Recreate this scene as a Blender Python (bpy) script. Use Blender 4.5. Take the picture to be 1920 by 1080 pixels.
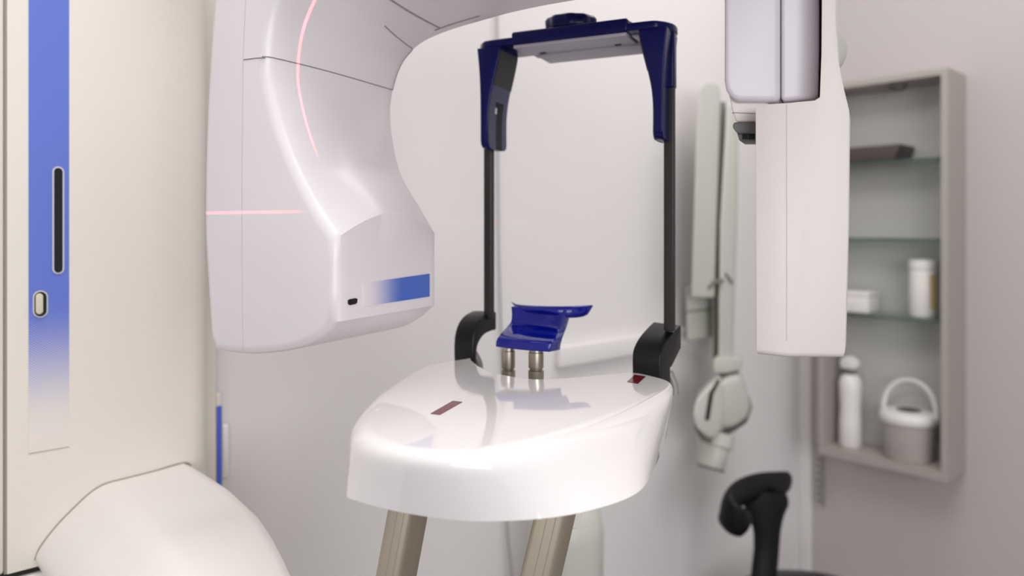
import bpy, bmesh, math, random
from mathutils import Vector, Matrix

for o in list(bpy.data.objects):
    bpy.data.objects.remove(o)
SC = bpy.context.scene
COL = SC.collection
PI = math.pi

# ------------------------------------------------------------------ camera, world, lights, exposure
F, HX, HY, EYE = 1400.0, 960.0, 435.0, 1.30      # focal length in px of a 1920 frame, horizon row, eye height
cam_d = bpy.data.cameras.new('camera')
cam = bpy.data.objects.new('camera', cam_d)
COL.objects.link(cam)
cam.location = (0, 0, EYE)
cam.rotation_euler = (PI / 2, 0, 0)
cam_d.sensor_width = 36
cam_d.lens = F / 1920 * 36
cam_d.shift_y = -(540 - HY) / 1920
cam_d.clip_start = 0.01
cam_d.dof.use_dof = True
cam_d.dof.focus_distance = 0.585
cam_d.dof.aperture_fstop = 4.0
SC.camera = cam

world = bpy.data.worlds.new('world')
SC.world = world
world.use_nodes = True
bg = world.node_tree.nodes['Background']
bg.inputs[0].default_value = (1.0, 0.985, 0.98, 1)
bg.inputs[1].default_value = 0.60


def area(name, loc, target, sx, sy, power, col=(1, 1, 1)):
    d = bpy.data.lights.new(name, 'AREA')
    d.shape = 'RECTANGLE'
    d.size, d.size_y = sx, sy
    d.energy = power
    d.color = col
    o = bpy.data.objects.new(name, d)
    COL.objects.link(o)
    o.location = loc
    o.rotation_euler = (Vector(target) - Vector(loc)).to_track_quat('-Z', 'Y').to_euler()
    return o


area('ceiling_panel_light', (0.12, 0.28, 2.44), (0.12, 0.281, 0), 1.2, 0.6, 14, (1, 0.985, 0.975))
area('ceiling_panel_light_rear', (0.74, 1.20, 2.44), (0.74, 1.201, 0), 0.8, 0.6, 7.5, (1, 0.985, 0.975))
area('front_fill_light', (0.85, -2.3, 1.60), (0.15, 0.9, 1.2), 2.0, 1.5, 41, (0.985, 0.985, 1.0))  # added fill from behind the camera, no window is built there

vs = SC.view_settings
vs.view_transform = 'Standard'
vs.look = 'None'
vs.exposure = 0.0
vs.gamma = 1.0
vs.use_curve_mapping = False
SC.cycles.max_bounces = 8


# ------------------------------------------------------------------ frames of reference
def at(px, py, D):
    return Vector(((px - HX) / F * D, D, EYE - (py - HY) / F * D))


class Frame:
    """a runs along, b runs across (both level), z is measured from eye height"""
    def __init__(s, o, a, b):
        s.o = Vector((o[0], o[1], EYE))
        s.a = Vector((a[0], a[1], 0)).normalized()
        s.b = Vector((b[0], b[1], 0)).normalized()

    def pt(s, a, b, z):
        return s.o + s.a * a + s.b * b + Vector((0, 0, z))

    def px(s, px, py, b):
        d = Vector(((px - HX) / F, 1, -(py - HY) / F))
        p0 = s.o + s.b * b
        e = Vector((0, 0, EYE))
        return e + d * ((p0 - e).dot(s.b) / d.dot(s.b))

    def az(s, px, py, b):
        p = s.px(px, py, b) - s.o
        return p.dot(s.a), p.z

    def loc(s, p):
        q = p - s.o
        return q.dot(s.a), q.dot(s.b), q.z


M = Frame((0.0627, 0.751), (0.905, -0.426), (0.426, 0.905))          # x-ray machine: across, away
DW, NW = (0.7356, 0.6775), (0.6775, -0.7356)
CORNER = (0.787, 2.04)
LW = Frame(CORNER, DW, NW)                                            # left wall: along, out of the wall
RW = Frame(CORNER, NW, (-DW[0], -DW[1]))                              # right wall: along, out of the wall
CF = Frame((-0.491, 0.716), DW, NW)                                   # column face
FLOOR = -EYE
ZC = 1.15                                                             # ceiling above eye


# ------------------------------------------------------------------ materials
def lin(c):
    return tuple((x / 12.92 if x <= 0.04045 else ((x + 0.055) / 1.055) ** 2.4) for x in [v / 255 for v in c])


def mat(name, c, rough=0.4, metal=0.0, coat=0.0, noise=0.0, scale=40, bump=0.0, spec=0.5, stretch=None):
    m = bpy.data.materials.new(name)
    m.use_nodes = True
    nt = m.node_tree
    b = nt.nodes['Principled BSDF']
    col = lin(c)
    b.inputs['Base Color'].default_value = (*col, 1)
    b.inputs['Roughness'].default_value = rough
    b.inputs['Metallic'].default_value = metal
    b.inputs['Coat Weight'].default_value = coat
    b.inputs['Coat Roughness'].default_value = 0.05
    b.inputs['Specular IOR Level'].default_value = spec
    if noise or bump:
        tc = nt.nodes.new('ShaderNodeTexCoord')
        n = nt.nodes.new('ShaderNodeTexNoise')
        n.inputs['Scale'].default_value = scale
        n.inputs['Detail'].default_value = 4
        if stretch:
            mp = nt.nodes.new('ShaderNodeMapping')
            mp.inputs['Scale'].default_value = stretch
            nt.links.new(tc.outputs['Object'], mp.inputs['Vector'])
            nt.links.new(mp.outputs[0], n.inputs['Vector'])
        else:
            nt.links.new(tc.outputs['Object'], n.inputs['Vector'])
        if noise:
            r = nt.nodes.new('ShaderNodeMapRange')
            r.inputs['To Min'].default_value = 1 - noise
            r.inputs['To Max'].default_value = 1 + noise
            nt.links.new(n.outputs[0], r.inputs['Value'])
            mx = nt.nodes.new('ShaderNodeVectorMath')
            mx.operation = 'SCALE'
            mx.inputs[0].default_value = col
            nt.links.new(r.outputs[0], mx.inputs['Scale'])
            nt.links.new(mx.outputs[0], b.inputs['Base Color'])
        if bump:
            bp = nt.nodes.new('ShaderNodeBump')
            bp.inputs['Strength'].default_value = bump
            bp.inputs['Distance'].default_value = 0.001
            nt.links.new(n.outputs[0], bp.inputs['Height'])
            nt.links.new(bp.outputs[0], b.inputs['Normal'])
    return m


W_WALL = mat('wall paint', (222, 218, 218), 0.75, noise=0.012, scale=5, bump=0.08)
W_WALLR = mat('wall paint shaded', (184, 177, 176), 0.75, noise=0.012, scale=5, bump=0.08)  # wall paint darkened for the right wall, standing in for light falloff
W_FLOOR = mat('floor vinyl', (104, 101, 100), 0.45, noise=0.04, scale=8)
W_CEIL = mat('ceiling paint', (228, 226, 224), 0.9, noise=0.01, scale=6)
COLUMN = mat('column lacquer', (222, 215, 206), 0.42, noise=0.015, scale=160, bump=0.12)
SEAM = mat('column seam', (150, 138, 126), 0.7, noise=0.03)
GAP = mat('dark gap', (22, 22, 22), 0.7, noise=0.05)
SHELL = mat('cover lacquer', (232, 226, 222), 0.38, noise=0.01, scale=120, bump=0.08)
HEADW = mat('tube head gloss', (224, 218, 221), 0.32, noise=0.008, scale=60, coat=0.12)
SENSW = mat('sensor lacquer', (228, 221, 217), 0.45, noise=0.012, scale=140, bump=0.1)
SENSL = mat('sensor lavender lacquer', (216, 211, 218), 0.3, noise=0.01, scale=60)
SEAMG = mat('fine shadow gap', (140, 132, 135), 0.6, noise=0.03)
TABLEW = mat('table gloss white', (240, 236, 236), 0.06, noise=0.004, scale=50, coat=0.5)
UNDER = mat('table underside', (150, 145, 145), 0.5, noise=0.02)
NAVY = mat('navy plastic', (8, 8, 76), 0.24, noise=0.03, scale=90, spec=0.22)
CHINB = mat('chin rest blue', (8, 20, 132), 0.10, noise=0.02, scale=90, coat=0.25, spec=0.4)
PADG = mat('grey pad', (72, 72, 98), 0.5, noise=0.04, scale=200)
PADD = mat('dark pad', (52, 50, 56), 0.55, noise=0.04, scale=200)
PLATE = mat('grey plate', (176, 170, 182), 0.45, noise=0.02, scale=120)
BLACK = mat('black satin', (17, 16, 18), 0.34, noise=0.05, scale=300, bump=0.05, spec=0.35)
RODB = mat('black carbon rod', (34, 30, 30), 0.4, noise=0.05, scale=200)
STEEL = mat('brushed steel', (172, 164, 150), 0.28, metal=1, noise=0.05, scale=60, stretch=(1, 1, 12))
ALU = mat('anodised aluminium', (174, 163, 145), 0.42, metal=0.55, noise=0.06, scale=120, stretch=(14, 14, 0.5))
ALUE = mat('aluminium side', (176, 172, 168), 0.4, metal=0.4, noise=0.04, scale=100)
GREYM = mat('grey bracket', (150, 148, 144), 0.35, metal=0.3, noise=0.03)
DGREY = mat('dark grey plastic', (98, 98, 98), 0.5, noise=0.04)
GREENW = mat('pale grey green lacquer', (194, 194, 186), 0.4, noise=0.012, scale=30)
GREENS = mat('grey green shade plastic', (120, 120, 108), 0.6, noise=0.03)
CAB = mat('cabinet laminate', (164, 156, 152), 0.5, noise=0.03, scale=50)
CABIN = mat('cabinet back panel', (196, 194, 191), 0.55, noise=0.015, scale=20)
TRAYD = mat('dark tray', (70, 62, 62), 0.45, noise=0.05)
WPLAST = mat('white plastic', (226, 222, 220), 0.35, noise=0.01)
BUCK = mat('translucent tub', (176, 168, 164), 0.35, noise=0.04, scale=40)
YEL = mat('yellow label edge', (196, 178, 130), 0.5, noise=0.05)
CABLE = mat('grey cable', (180, 178, 181), 0.5, noise=0.03)
STOOL = mat('black stool vinyl', (12, 12, 12), 0.42, noise=0.06, scale=120, bump=0.08, spec=0.3)
CHROME = mat('chrome', (200, 200, 200), 0.12, metal=1, noise=0.02)
BLUE = mat('blue strip', (72, 98, 196), 0.4, noise=0.02)
REDG = mat('red laser window', (104, 8, 22), 0.12, noise=0.2, scale=60, spec=0.25)
IVORY = mat('ivory button', (206, 200, 178), 0.3, noise=0.02)
RIM = mat('pale rim', (206, 204, 206), 0.35, noise=0.02)
SEAML = mat('faint seam', (192, 186, 190), 0.5, noise=0.02)
SMOKE = mat('smoked slot window', (10, 9, 9), 0.12, noise=0.1)


def glass_mat():
    m = bpy.data.materials.new('shelf glass')
    m.use_nodes = True
    nt = m.node_tree
    b = nt.nodes['Principled BSDF']
    b.inputs['Base Color'].default_value = (0.42, 0.60, 0.53, 1)
    b.inputs['Roughness'].default_value = 0.03
    b.inputs['Transmission Weight'].default_value = 0.92
    b.inputs['IOR'].default_value = 1.5
    n = nt.nodes.new('ShaderNodeTexNoise')
    n.inputs['Scale'].default_value = 30
    r = nt.nodes.new('ShaderNodeMapRange')
    r.inputs['To Min'].default_value = 0.02
    r.inputs['To Max'].default_value = 0.05
    nt.links.new(n.outputs[0], r.inputs['Value'])
    nt.links.new(r.outputs[0], b.inputs['Roughness'])
    return m


GLASS = glass_mat()


def fade_mat(name, blue, base, t0, t1, cols, rows, rough):
    """printed label: solid blue that breaks into halftone dots along v between t0 (all blue) and t1 (none)"""
    m = bpy.data.materials.new(name)
    m.use_nodes = True
    nt = m.node_tree
    N, L = nt.nodes, nt.links
    b = N['Principled BSDF']
    b.inputs['Roughness'].default_value = rough
    uv = N.new('ShaderNodeUVMap')
    uv.uv_map = 'UVMap'
    sx = N.new('ShaderNodeSeparateXYZ')
    L.new(uv.outputs[0], sx.inputs[0])

    def math_(op, a, c=None, clamp=False):
        n = N.new('ShaderNodeMath')
        n.operation = op
        n.use_clamp = clamp
        for i, v in enumerate((a, c)):
            if v is None:
                continue
            if isinstance(v, (int, float)):
                n.inputs[i].default_value = v
            else:
                L.new(v, n.inputs[i])
        return n.outputs[0]
    su = math_('SINE', math_('MULTIPLY', sx.outputs[0], cols * 2 * PI))
    sv = math_('SINE', math_('MULTIPLY', sx.outputs[1], rows * 2 * PI))
    dots = math_('MULTIPLY_ADD', math_('MULTIPLY', su, sv), 0.32)
    dots.node.inputs[2].default_value = 0.0
    mr = N.new('ShaderNodeMapRange')
    mr.inputs['From Min'].default_value = t0
    mr.inputs['From Max'].default_value = t1
    mr.inputs['To Min'].default_value = 1.25
    mr.inputs['To Max'].default_value = -0.35
    L.new(sx.outputs[1], mr.inputs['Value'])
    # dots stay inside the fade
    k = math_('ADD', mr.outputs[0], dots, True)
    mix = N.new('ShaderNodeMix')
    mix.data_type = 'RGBA'
    L.new(k, mix.inputs['Factor'])
    mix.inputs['A'].default_value = (*lin(base), 1)
    mix.inputs['B'].default_value = (*lin(blue), 1)
    L.new(mix.outputs['Result'], b.inputs['Base Color'])
    return m


# ------------------------------------------------------------------ mesh helpers
class MB:
    """collects shapes, then links them as ONE mesh object"""
    def __init__(s):
        s.v, s.f = [], []

    def add(s, v, f):
        k = len(s.v)
        s.v += [Vector(p) for p in v]
        s.f += [tuple(i + k for i in q) for q in f]
        return s

    def prism(s, pts, vec):
        vec = Vector(vec)
        n = len(pts)
        v = list(pts) + [p + vec for p in pts]
        f = [tuple(range(n)), tuple(range(2 * n - 1, n - 1, -1))]
        f += [(i, i + n, (i + 1) % n + n, (i + 1) % n) for i in range(n)]
        return s.add(v, f)

    def box(s, fr, a0, a1, b0, b1, z0, z1):
        pts = [fr.pt(a0, b0, z0), fr.pt(a1, b0, z0), fr.pt(a1, b0, z1), fr.pt(a0, b0, z1)]
        return s.prism(pts, fr.b * (b1 - b0))

    def loft(s, rings, closed=True, cap0=True, cap1=True):
        n = len(rings[0])
        v = [p for r in rings for p in r]
        f = []
        for k in range(len(rings) - 1):
            for i in range(n if closed else n - 1):
                j = (i + 1) % n
                f.append((k * n + i, k * n + j, (k + 1) * n + j, (k + 1) * n + i))
        if cap0:
            f.append(tuple(range(n - 1, -1, -1)))
        if cap1:
            f.append(tuple(range((len(rings) - 1) * n, len(rings) * n)))
        return s.add(v, f)

    def lathe(s, c, prof, n=40, ax=(0, 0, 1), wob=None):
        ax = Vector(ax).normalized()
        e1 = ax.orthogonal().normalized()
        e2 = ax.cross(e1)
        rings = []
        for r, h in prof:
            ring = []
            for i in range(n):
                t = 2 * PI * i / n
                q = r * (1 + (wob(t) if wob else 0))
                ring.append(Vector(c) + ax * h + (e1 * math.cos(t) + e2 * math.sin(t)) * q)
            rings.append(ring)
        return s.loft(rings)

    def tube(s, path, ra, rb=None, n=12, up=(0, 0, 1), cap=True):
        rb = rb or ra
        up = Vector(up)
        rings = []
        for i, p in enumerate(path):
            t = (path[min(i + 1, len(path) - 1)] - path[max(i - 1, 0)]).normalized()
            x = t.cross(up)
            x = t.orthogonal().normalized() if x.length < 1e-4 else x.normalized()
            y = x.cross(t)
            A = ra[i] if isinstance(ra, (list, tuple)) else ra
            B = rb[i] if isinstance(rb, (list, tuple)) else rb
            rings.append([p + x * A * math.cos(2 * PI * k / n) + y * B * math.sin(2 * PI * k / n) for k in range(n)])
        return s.loft(rings, True, cap, cap)

    def build(s, name, m, parent=None, bevel=0.0, seg=3, angle=38, smooth=True, uv=None):
        me = bpy.data.meshes.new(name)
        me.from_pydata(s.v, [], s.f)
        bm = bmesh.new()
        bm.from_mesh(me)
        bmesh.ops.recalc_face_normals(bm, faces=bm.faces)
        if bevel:
            ed = [e for e in bm.edges if len(e.link_faces) == 2 and e.calc_face_angle(0) > math.radians(28)]
            bmesh.ops.bevel(bm, geom=ed, offset=bevel, segments=seg, profile=0.5, affect='EDGES', clamp_overlap=True)
            bmesh.ops.recalc_face_normals(bm, faces=bm.faces)
        bm.to_mesh(me)
        bm.free()
        if uv:
            lay = me.uv_layers.new(name='UVMap')
            for lp in me.loops:
                lay.data[lp.index].uv = uv(me.vertices[lp.vertex_index].co)
        if smooth:
            for p in me.polygons:
                p.use_smooth = True
            me.set_sharp_from_angle(angle=math.radians(angle))
        me.materials.append(m)
        o = bpy.data.objects.new(name, me)
        COL.objects.link(o)
        if parent:
            o.parent = parent
            r = parent
            while r.parent:
                r = r.parent
            o.matrix_parent_inverse = Matrix.Translation(-r.location) if parent is r else Matrix.Identity(4)
        return o


def thing(name, label, cat, loc, group=None):
    o = bpy.data.objects.new(name, None)
    COL.objects.link(o)
    o.empty_display_size = 0.05
    o.location = loc
    o['label'] = label
    o['category'] = cat
    if group:
        o['group'] = group
    return o


def struct(o):
    o['kind'] = 'structure'
    return o


def catmull(pts, n, closed=False):
    """n samples per span"""
    out = []
    m = len(pts)
    spans = m if closed else m - 1
    for i in range(spans):
        if closed:
            p0, p1, p2, p3 = pts[i - 1], pts[i], pts[(i + 1) % m], pts[(i + 2) % m]
        else:
            p0, p1, p2, p3 = pts[max(i - 1, 0)], pts[i], pts[i + 1], pts[min(i + 2, m - 1)]
        for k in range(n):
            t = k / n
            out.append(p1 * 1.0 + (p2 - p0) * (0.5 * t) + (p0 * 2 - p1 * 5 + p2 * 4 - p3) * (0.5 * t * t)
                       + (p1 * 3 - p0 - p2 * 3 + p3) * (0.5 * t ** 3))
    if not closed:
        out.append(pts[-1].copy())
    return out


def lerp(tab, x):
    for (x0, y0), (x1, y1) in zip(tab, tab[1:]):
        if x <= x1:
            return y0 + (y1 - y0) * max(0, (x - x0) / (x1 - x0))
    return tab[-1][1]


V2 = lambda a, b: Vector((a, b))

# ------------------------------------------------------------------ the room
mb = MB().box(LW, -3.2, 0.1, -0.1, 0.0, FLOOR, ZC)
struct(mb.build('wall_left', W_WALL, smooth=False))
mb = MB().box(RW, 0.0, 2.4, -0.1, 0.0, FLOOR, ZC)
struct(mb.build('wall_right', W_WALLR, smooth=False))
fl = MB().prism([Vector(p) for p in ((-2.6, -2.4, 0), (2.6, -2.4, 0), (2.6, 2.6, 0), (-2.6, 2.6, 0))], (0, 0, -0.05))
struct(fl.build('floor', W_FLOOR, smooth=False))
cl = MB().prism([Vector(p) for p in ((-2.6, -2.4, EYE + ZC), (2.6, -2.4, EYE + ZC), (2.6, 2.6, EYE + ZC), (-2.6, 2.6, EYE + ZC))], (0, 0, 0.05))
struct(cl.build('ceiling', W_CEIL, smooth=False))
# trunking rail on the left wall
a0, _ = LW.az(1040, 690, 0.0)
a1, _ = LW.az(1338, 640, 0.0)
struct(MB().box(LW, a0, a1, 0.0, 0.016, -0.252, -0.212).build('trim_1', W_WALL, bevel=0.004))
# corner moulding where the walls meet
struct(MB().box(RW, 0.0, 0.035, 0.0, 0.008, FLOOR, ZC).build('trim_2', W_WALL, bevel=0.003))

# ------------------------------------------------------------------ panoramic x-ray machine
cb = CF.pt(0.12, -0.1, 0)
X = thing('panoramic_xray_machine', 'large white panoramic dental x-ray machine with blue head clamp and glossy white table', 'x-ray machine',
          (cb.x, cb.y, 0))

# column: front face along CF.a, rounded right edge
ca0, _ = CF.az(11, 500, 0)
ca1, _ = CF.az(395, 500, 0)
_, zb = CF.az(40, 1070, 0)


def rounded_plan(a_l, a_r, b_f, b_k, r):
    pts = [(a_l, b_k), (a_l, b_f)]
    for k in range(9):
        t = k / 8 * PI / 2
        pts.append((a_r - r + r * math.sin(t), b_f - r + r * math.cos(t)))
    pts.append((a_r, b_k))
    return pts


def extrude_plan(fr, plan, z0, z1):
    return [[fr.pt(a, b, z0) for a, b in plan], [fr.pt(a, b, z1) for a, b in plan]]


plan = rounded_plan(ca0 + 0.001, ca1, 0.0, -0.075, 0.022)
zt = ZC - 0.12
column = MB().loft(extrude_plan(CF, plan, zb, zt)).build('column', COLUMN, X)
MB().box(CF, ca0 - 0.0012, ca0 + 0.0022, -0.06, -0.0012, zb, zt).build('seam', SEAM, column)
MB().box(CF, ca0 - 0.12, ca0 - 0.001, -0.075, 0.0, zb, zt).build('side_cover', COLUMN, X, bevel=0.004)
# rail behind the cover, seen at its right side
MB().box(CF, ca1 - 0.05, CF.az(405, 500, -0.08)[0], -0.104, -0.077, FLOOR, zt).build('rear_rail', COLUMN, X, bevel=0.004)
MB().box(CF, ca0 - 0.1, ca1 - 0.012, -0.07, -0.006, zb - 0.010, zb).build('shadow_gap', GAP, X)
MB().box(CF, ca0 - 0.1, ca1 - 0.008, -0.072, 0.0, FLOOR, zb - 0.007).build('column_base', SHELL, X, bevel=0.004)
# printed stripe with halftone foot
sa0, sz1 = CF.az(53.5, 850, 0)
sa1, _ = CF.az(129.5, 850, 0)
sz0 = zt - 0.02
STRIPE = fade_mat('blue stripe print', (92, 112, 198), (222, 215, 208), 0.665, 0.985, 9.5, 190, 0.42)
zv0 = CF.az(54, -20, 0)[1]
st = MB().box(CF, sa0, sa1, 0.0, 0.0004, sz1, sz0)
stripe = st.build('blue_stripe', STRIPE, column, smooth=False,
                  uv=lambda p: ((CF.loc(p)[0] - sa0) / (sa1 - sa0), (zv0 - CF.loc(p)[2]) / (zv0 - sz1)))
MB().box(CF, sa0, sa1, 0.0, 0.0005, sz1 - 0.0006, sz1).build('label_edge', SEAM, stripe)


def stadium(fr, px0, px1, py0, py1, b, n=10, grow=0.0):
    a0, z0 = fr.az(px0, py1, b)
    a1, z1 = fr.az(px1, py0, b)
    zm = [fr.az((px0 + px1) / 2, y, b)[1] for y in (py0, py1)]
    z1, z0 = zm
    a0, a1, z0, z1 = a0 - grow, a1 + grow, z0 - grow, z1 + grow
    r = (a1 - a0) / 2
    c = (a0 + a1) / 2
    pts = []
    for k in range(n + 1):
        t = PI * k / n
        pts.append(fr.pt(c + r * math.cos(t), b, z1 - r + r * math.sin(t)))
    for k in range(n + 1):
        t = PI + PI * k / n
        pts.append(fr.pt(c + r * math.cos(t), b, z0 + r + r * math.sin(t)))
    return pts


def stadium_part(px, b0, b1, m, name, par, grow=0.0, bevel=0.0):
    return MB().prism(stadium(CF, *px, b0, grow=grow), CF.b * (b1 - b0)).build(name, m, par, bevel=bevel)


stadium_part((101, 117, 315, 511), 0.0005, 0.0014, RIM, 'slot_rim', stripe, grow=0.0014)
stadium_part((101, 117, 315, 511), 0.0006, 0.0019, SMOKE, 'slot_window', stripe)
stadium_part((64, 87, 547, 593), 0.0005, 0.0014, RIM, 'button_rim', stripe, grow=0.0012)
stadium_part((64, 87, 547, 593), 0.0006, 0.0019, SMOKE, 'button_recess', stripe)
stadium_part((66, 80, 550, 589), 0.0007, 0.0045, IVORY, 'push_button', stripe, bevel=0.0012)
# blue edged housing low on the rear rail
ba0, bz1 = CF.az(405, 738, -0.085)
ba1, bz0 = CF.az(425, 960, -0.085)
rh = MB().box(CF, ba0, ba1 - 0.006, -0.106, -0.085, bz0 - 0.2, bz1).build('rear_housing', COLUMN, X, bevel=0.003)
bs0, bsz = CF.az(407, 762, -0.084)
bs1, _ = CF.az(416.5, 762, -0.084)
MB().box(CF, bs0, bs1, -0.1, -0.0838, bz0 - 0.2, bsz).build('blue_strip', BLUE, rh, bevel=0.001)
bh0, bhz = CF.az(417, 797, -0.094)
bh1, _ = CF.az(431, 797, -0.094)
MB().box(CF, bh0, bh1, -0.106, -0.094, CF.az(420, 900, -0.094)[1], bhz).build('side_cap', SHELL, rh, bevel=0.004)

# base cover: contour on the column face, drawn out along the face normal and rolling over
cont_px = [(240, 1022), (76, 1066), (66, 1050), (76, 1025), (106, 986), (138, 953), (168, 925), (196, 908), (232, 898), (288, 884), (343, 868), (358, 874), (357, 930), (352, 990)]
cont = []
for p in cont_px:
    cont.append(V2(*CF.az(p[0], p[1], 0.0)))
cont2 = [cont[0]] + catmull(cont[1:11], 5) + cont[11:]
drop = [(0, 0), (0.105, 0.000), (0.18, 0.0075), (0.21, 0.017), (0.237, 0.030), (0.27, 0.050), (0.30, 0.082), (0.33, 0.14), (0.345, 0.22)]
rings = []
for k in range(30):
    s = 0.345 * (k / 29) ** 0.9
    cx = sum(p.x for p in cont2) / len(cont2)
    f = 1 - 0.30 * (s / 0.345) ** 2.2
    rings.append([CF.pt(cx + (p.x - cx) * f + 0.02 * (s / 0.345) ** 2, s, max(p.y - lerp(drop, s), -0.62)) for p in cont2])
MB().loft(rings).build('base_cover', SHELL, X, angle=50)
edge = [CF.pt(p.x, 0.0006, p.y) for p in catmull(cont[2:12], 6)]
MB().tube(edge, 0.0011, n=8).build('cover_gap', SEAM, X)

# ---- tube head and rotating arm in one C shape, drawn out along M.b
W0, W1 = -0.255, -0.108
fpx = lambda x, y: V2(*M.az(x, y, W0))
bpx = lambda x, y: V2(*M.az(x, y, W1))
scoop_ctrl = [fpx(630, 447), fpx(590, 390), fpx(551, 312), fpx(520, 232), fpx(501, 155), fpx(498, 105), fpx(503, 48), fpx(517, -5), fpx(542, -60),
              fpx(585, -110), fpx(650, -145), fpx(740, -165), fpx(860, -172), V2(0.16, fpx(860, -172).y)]
back_ctrl = [bpx(820, 441), bpx(790, 389), bpx(757, 330), bpx(742, 270), bpx(737, 215), bpx(742, 170), bpx(757, 125), bpx(778, 98), bpx(802, 80),
             bpx(845, 62), bpx(905, 44), bpx(980, 24), bpx(1090, 3), V2(0.16, bpx(1250, -20).y)]
scoop = catmull(scoop_ctrl, 5)
bscoop = catmull(back_ctrl, 5)
inner = [fpx(630, 604), fpx(630, 550), fpx(630, 490)]
bottom = catmull([fpx(400, 657), fpx(455, 665), fpx(520, 661), fpx(568, 650), fpx(602, 631), fpx(621, 612)], 4)
leftp = catmull([V2(fpx(440, -200).x, 0.33), fpx(414, -120), fpx(397, 0), fpx(384, 200), fpx(379, 400), fpx(384, 520), fpx(391, 630)], 4)
topp = [V2(0.16, 0.33)]
prof = inner + scoop + topp + leftp + bottom
nI, nS = len(inner), len(scoop)
NP = len(prof)


def normal2(P, i):
    a, b = P[i - 1], P[(i + 1) % len(P)]
    t = (b - a)
    t = t.normalized() if t.length > 1e-9 else V2(0, 1)
    return V2(t.y, -t.x)      # outward for this winding


def arch(v):
    return 0.020 * max(0.0, math.sin(PI * min(1, max(0, v))))


stations = []
R = 0.007
for k in range(5):
    t = k / 4 * PI / 2
    stations.append((R * (1 - math.cos(t)), R * (1 - math.sin(t))))
for k in range(1, 20):
    stations.append((R + (W1 - W0 - 2 * R) * k / 20, 0.0))
for k in range(5):
    t = k / 4 * PI / 2
    stations.append((W1 - W0 - R + R * math.sin(t), R * (1 - math.cos(t))))
rings = []
for wv, ins in stations:
    v = wv / (W1 - W0)
    ring = []
    mixed = [p.lerp(bscoop[i - nI], v) if nI <= i < nI + nS else p for i, p in enumerate(prof)]
    for i, p in enumerate(mixed):
        n = normal2(mixed, i)
        q = p - n * ins
        if nI <= i < nI + nS:
            j = i - nI
            up = V2(0.1, 1).normalized()
            f = min(1, j / 10)
            dirn = (up * (1 - f) + n * f).normalized()
            q = q + dirn * arch(v) * (1 - 0.65 * f)
        ring.append(M.pt(q.x, W0 + wv, q.y))
    rings.append(ring)
tube_head = MB().loft(rings).build('tube_head', HEADW, X, angle=42)


def strip_on(fr, pts, b, width, m, name, par, thick=0.0005):
    """thin strip along a px polyline lying on the plane b of a frame"""
    path = [fr.px(x, y, b) for x, y in pts]
    return MB().tube(path, width, thick, n=8, up=fr.b).build(name, m, par)


strip_on(M, [(462, -20), (458, 60), (456, 112), (454, 300), (454, 480), (456, 664)], W0, 0.0003, SEAML, 'cover_seam', tube_head, 0.0003)
strip_on(M, [(457, 112), (480, 109), (497, 108)], W0, 0.0005, SEAMG, 'cover_seam', tube_head, 0.0004)
# seam running across the scoop
js = min(range(nS), key=lambda j: (scoop[j] - fpx(498, 108)).length)
MB().tube([rings[k][nI + js] for k in range(1, len(rings) - 1)], 0.0005, n=8).build('cover_seam', SEAMG, tube_head)
kb = len(rings) - 8
path = [rings[len(rings) - 4][nI + j] for j in range(js, js + 11)]
path += [rings[k][nI + js + 11 + m_i // 2].lerp(rings[k][nI + js + 12 + m_i // 2], 0.5 * (m_i % 2)) for m_i, k in enumerate(range(len(rings) - 5, len(rings) - 13, -1))]
MB().tube(path, 0.0005, n=8).build('cover_seam', SEAMG, tube_head)
# printed blue fade and the little sensor eye on the inner face
ui = fpx(630, 550).x
IF = Frame((0, 0), (M.b.x, M.b.y), (M.a.x, M.a.y))
IF.o = M.pt(ui, 0, 0)
FADE = fade_mat('blue fade print', (62, 98, 190), (226, 220, 223), 0.42, 1.05, 70, 55, 0.16)
q = [IF.px(805, 513, 0.0), IF.px(805, 556, 0.0), IF.px(680, 575, 0.0), IF.px(680, 531, 0.0)]
ql = [IF.loc(p) for p in q]
MB().prism(q, M.a * 0.0004).build('blue_stripe', FADE, tube_head, smooth=False,
                                  uv=lambda p: ((IF.loc(p)[2]) * 20, (ql[0][0] - IF.loc(p)[0]) / (ql[0][0] - ql[2][0])))
e0 = [IF.px(x, y, 0.0) for x, y in ((652, 563), (655, 561), (666, 559), (669, 561), (668, 568), (665, 570), (655, 572), (652, 570))]
MB().prism(e0, M.a * 0.0008).build('sensor_eye', SMOKE, tube_head)
# pieces of the arm above the picture
MB().box(M, -0.02, 0.33, -0.24, 0.06, 0.30, 0.37).build('rotating_arm', HEADW, X, bevel=0.01)
p0, p1 = M.pt(0.05, -0.12, 0.43), CF.pt(0.11, -0.02, 0.43)
dv = (p1 - p0)
side = Vector((-dv.y, dv.x, 0)).normalized() * 0.05
MB().prism([p0 + side, p0 - side, p1 - side, p1 + side], (0, 0, 0.10)).build('support_beam', SHELL, X, bevel=0.012)
MB().lathe(M.pt(0.06, -0.12, 0.365), [(0.045, 0), (0.045, 0.08)], 32).build('arm_pivot', SHELL, X)
# recessed line on the arm underside
ja = [j for j in range(nS) if back_ctrl[8].x + 0.018 < bscoop[j].x < back_ctrl[10].x + 0.012]
MB().tube([rings[len(rings) - 6][nI + j] for j in ja], 0.0008, n=8).build('arm_seam', SEAMG, tube_head)
MB().tube([rings[k][nI + ja[1]] for k in range(len(rings) - 6, len(rings) - 18, -1)], 0.0008, n=8).build('arm_seam', SEAMG, tube_head)

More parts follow.
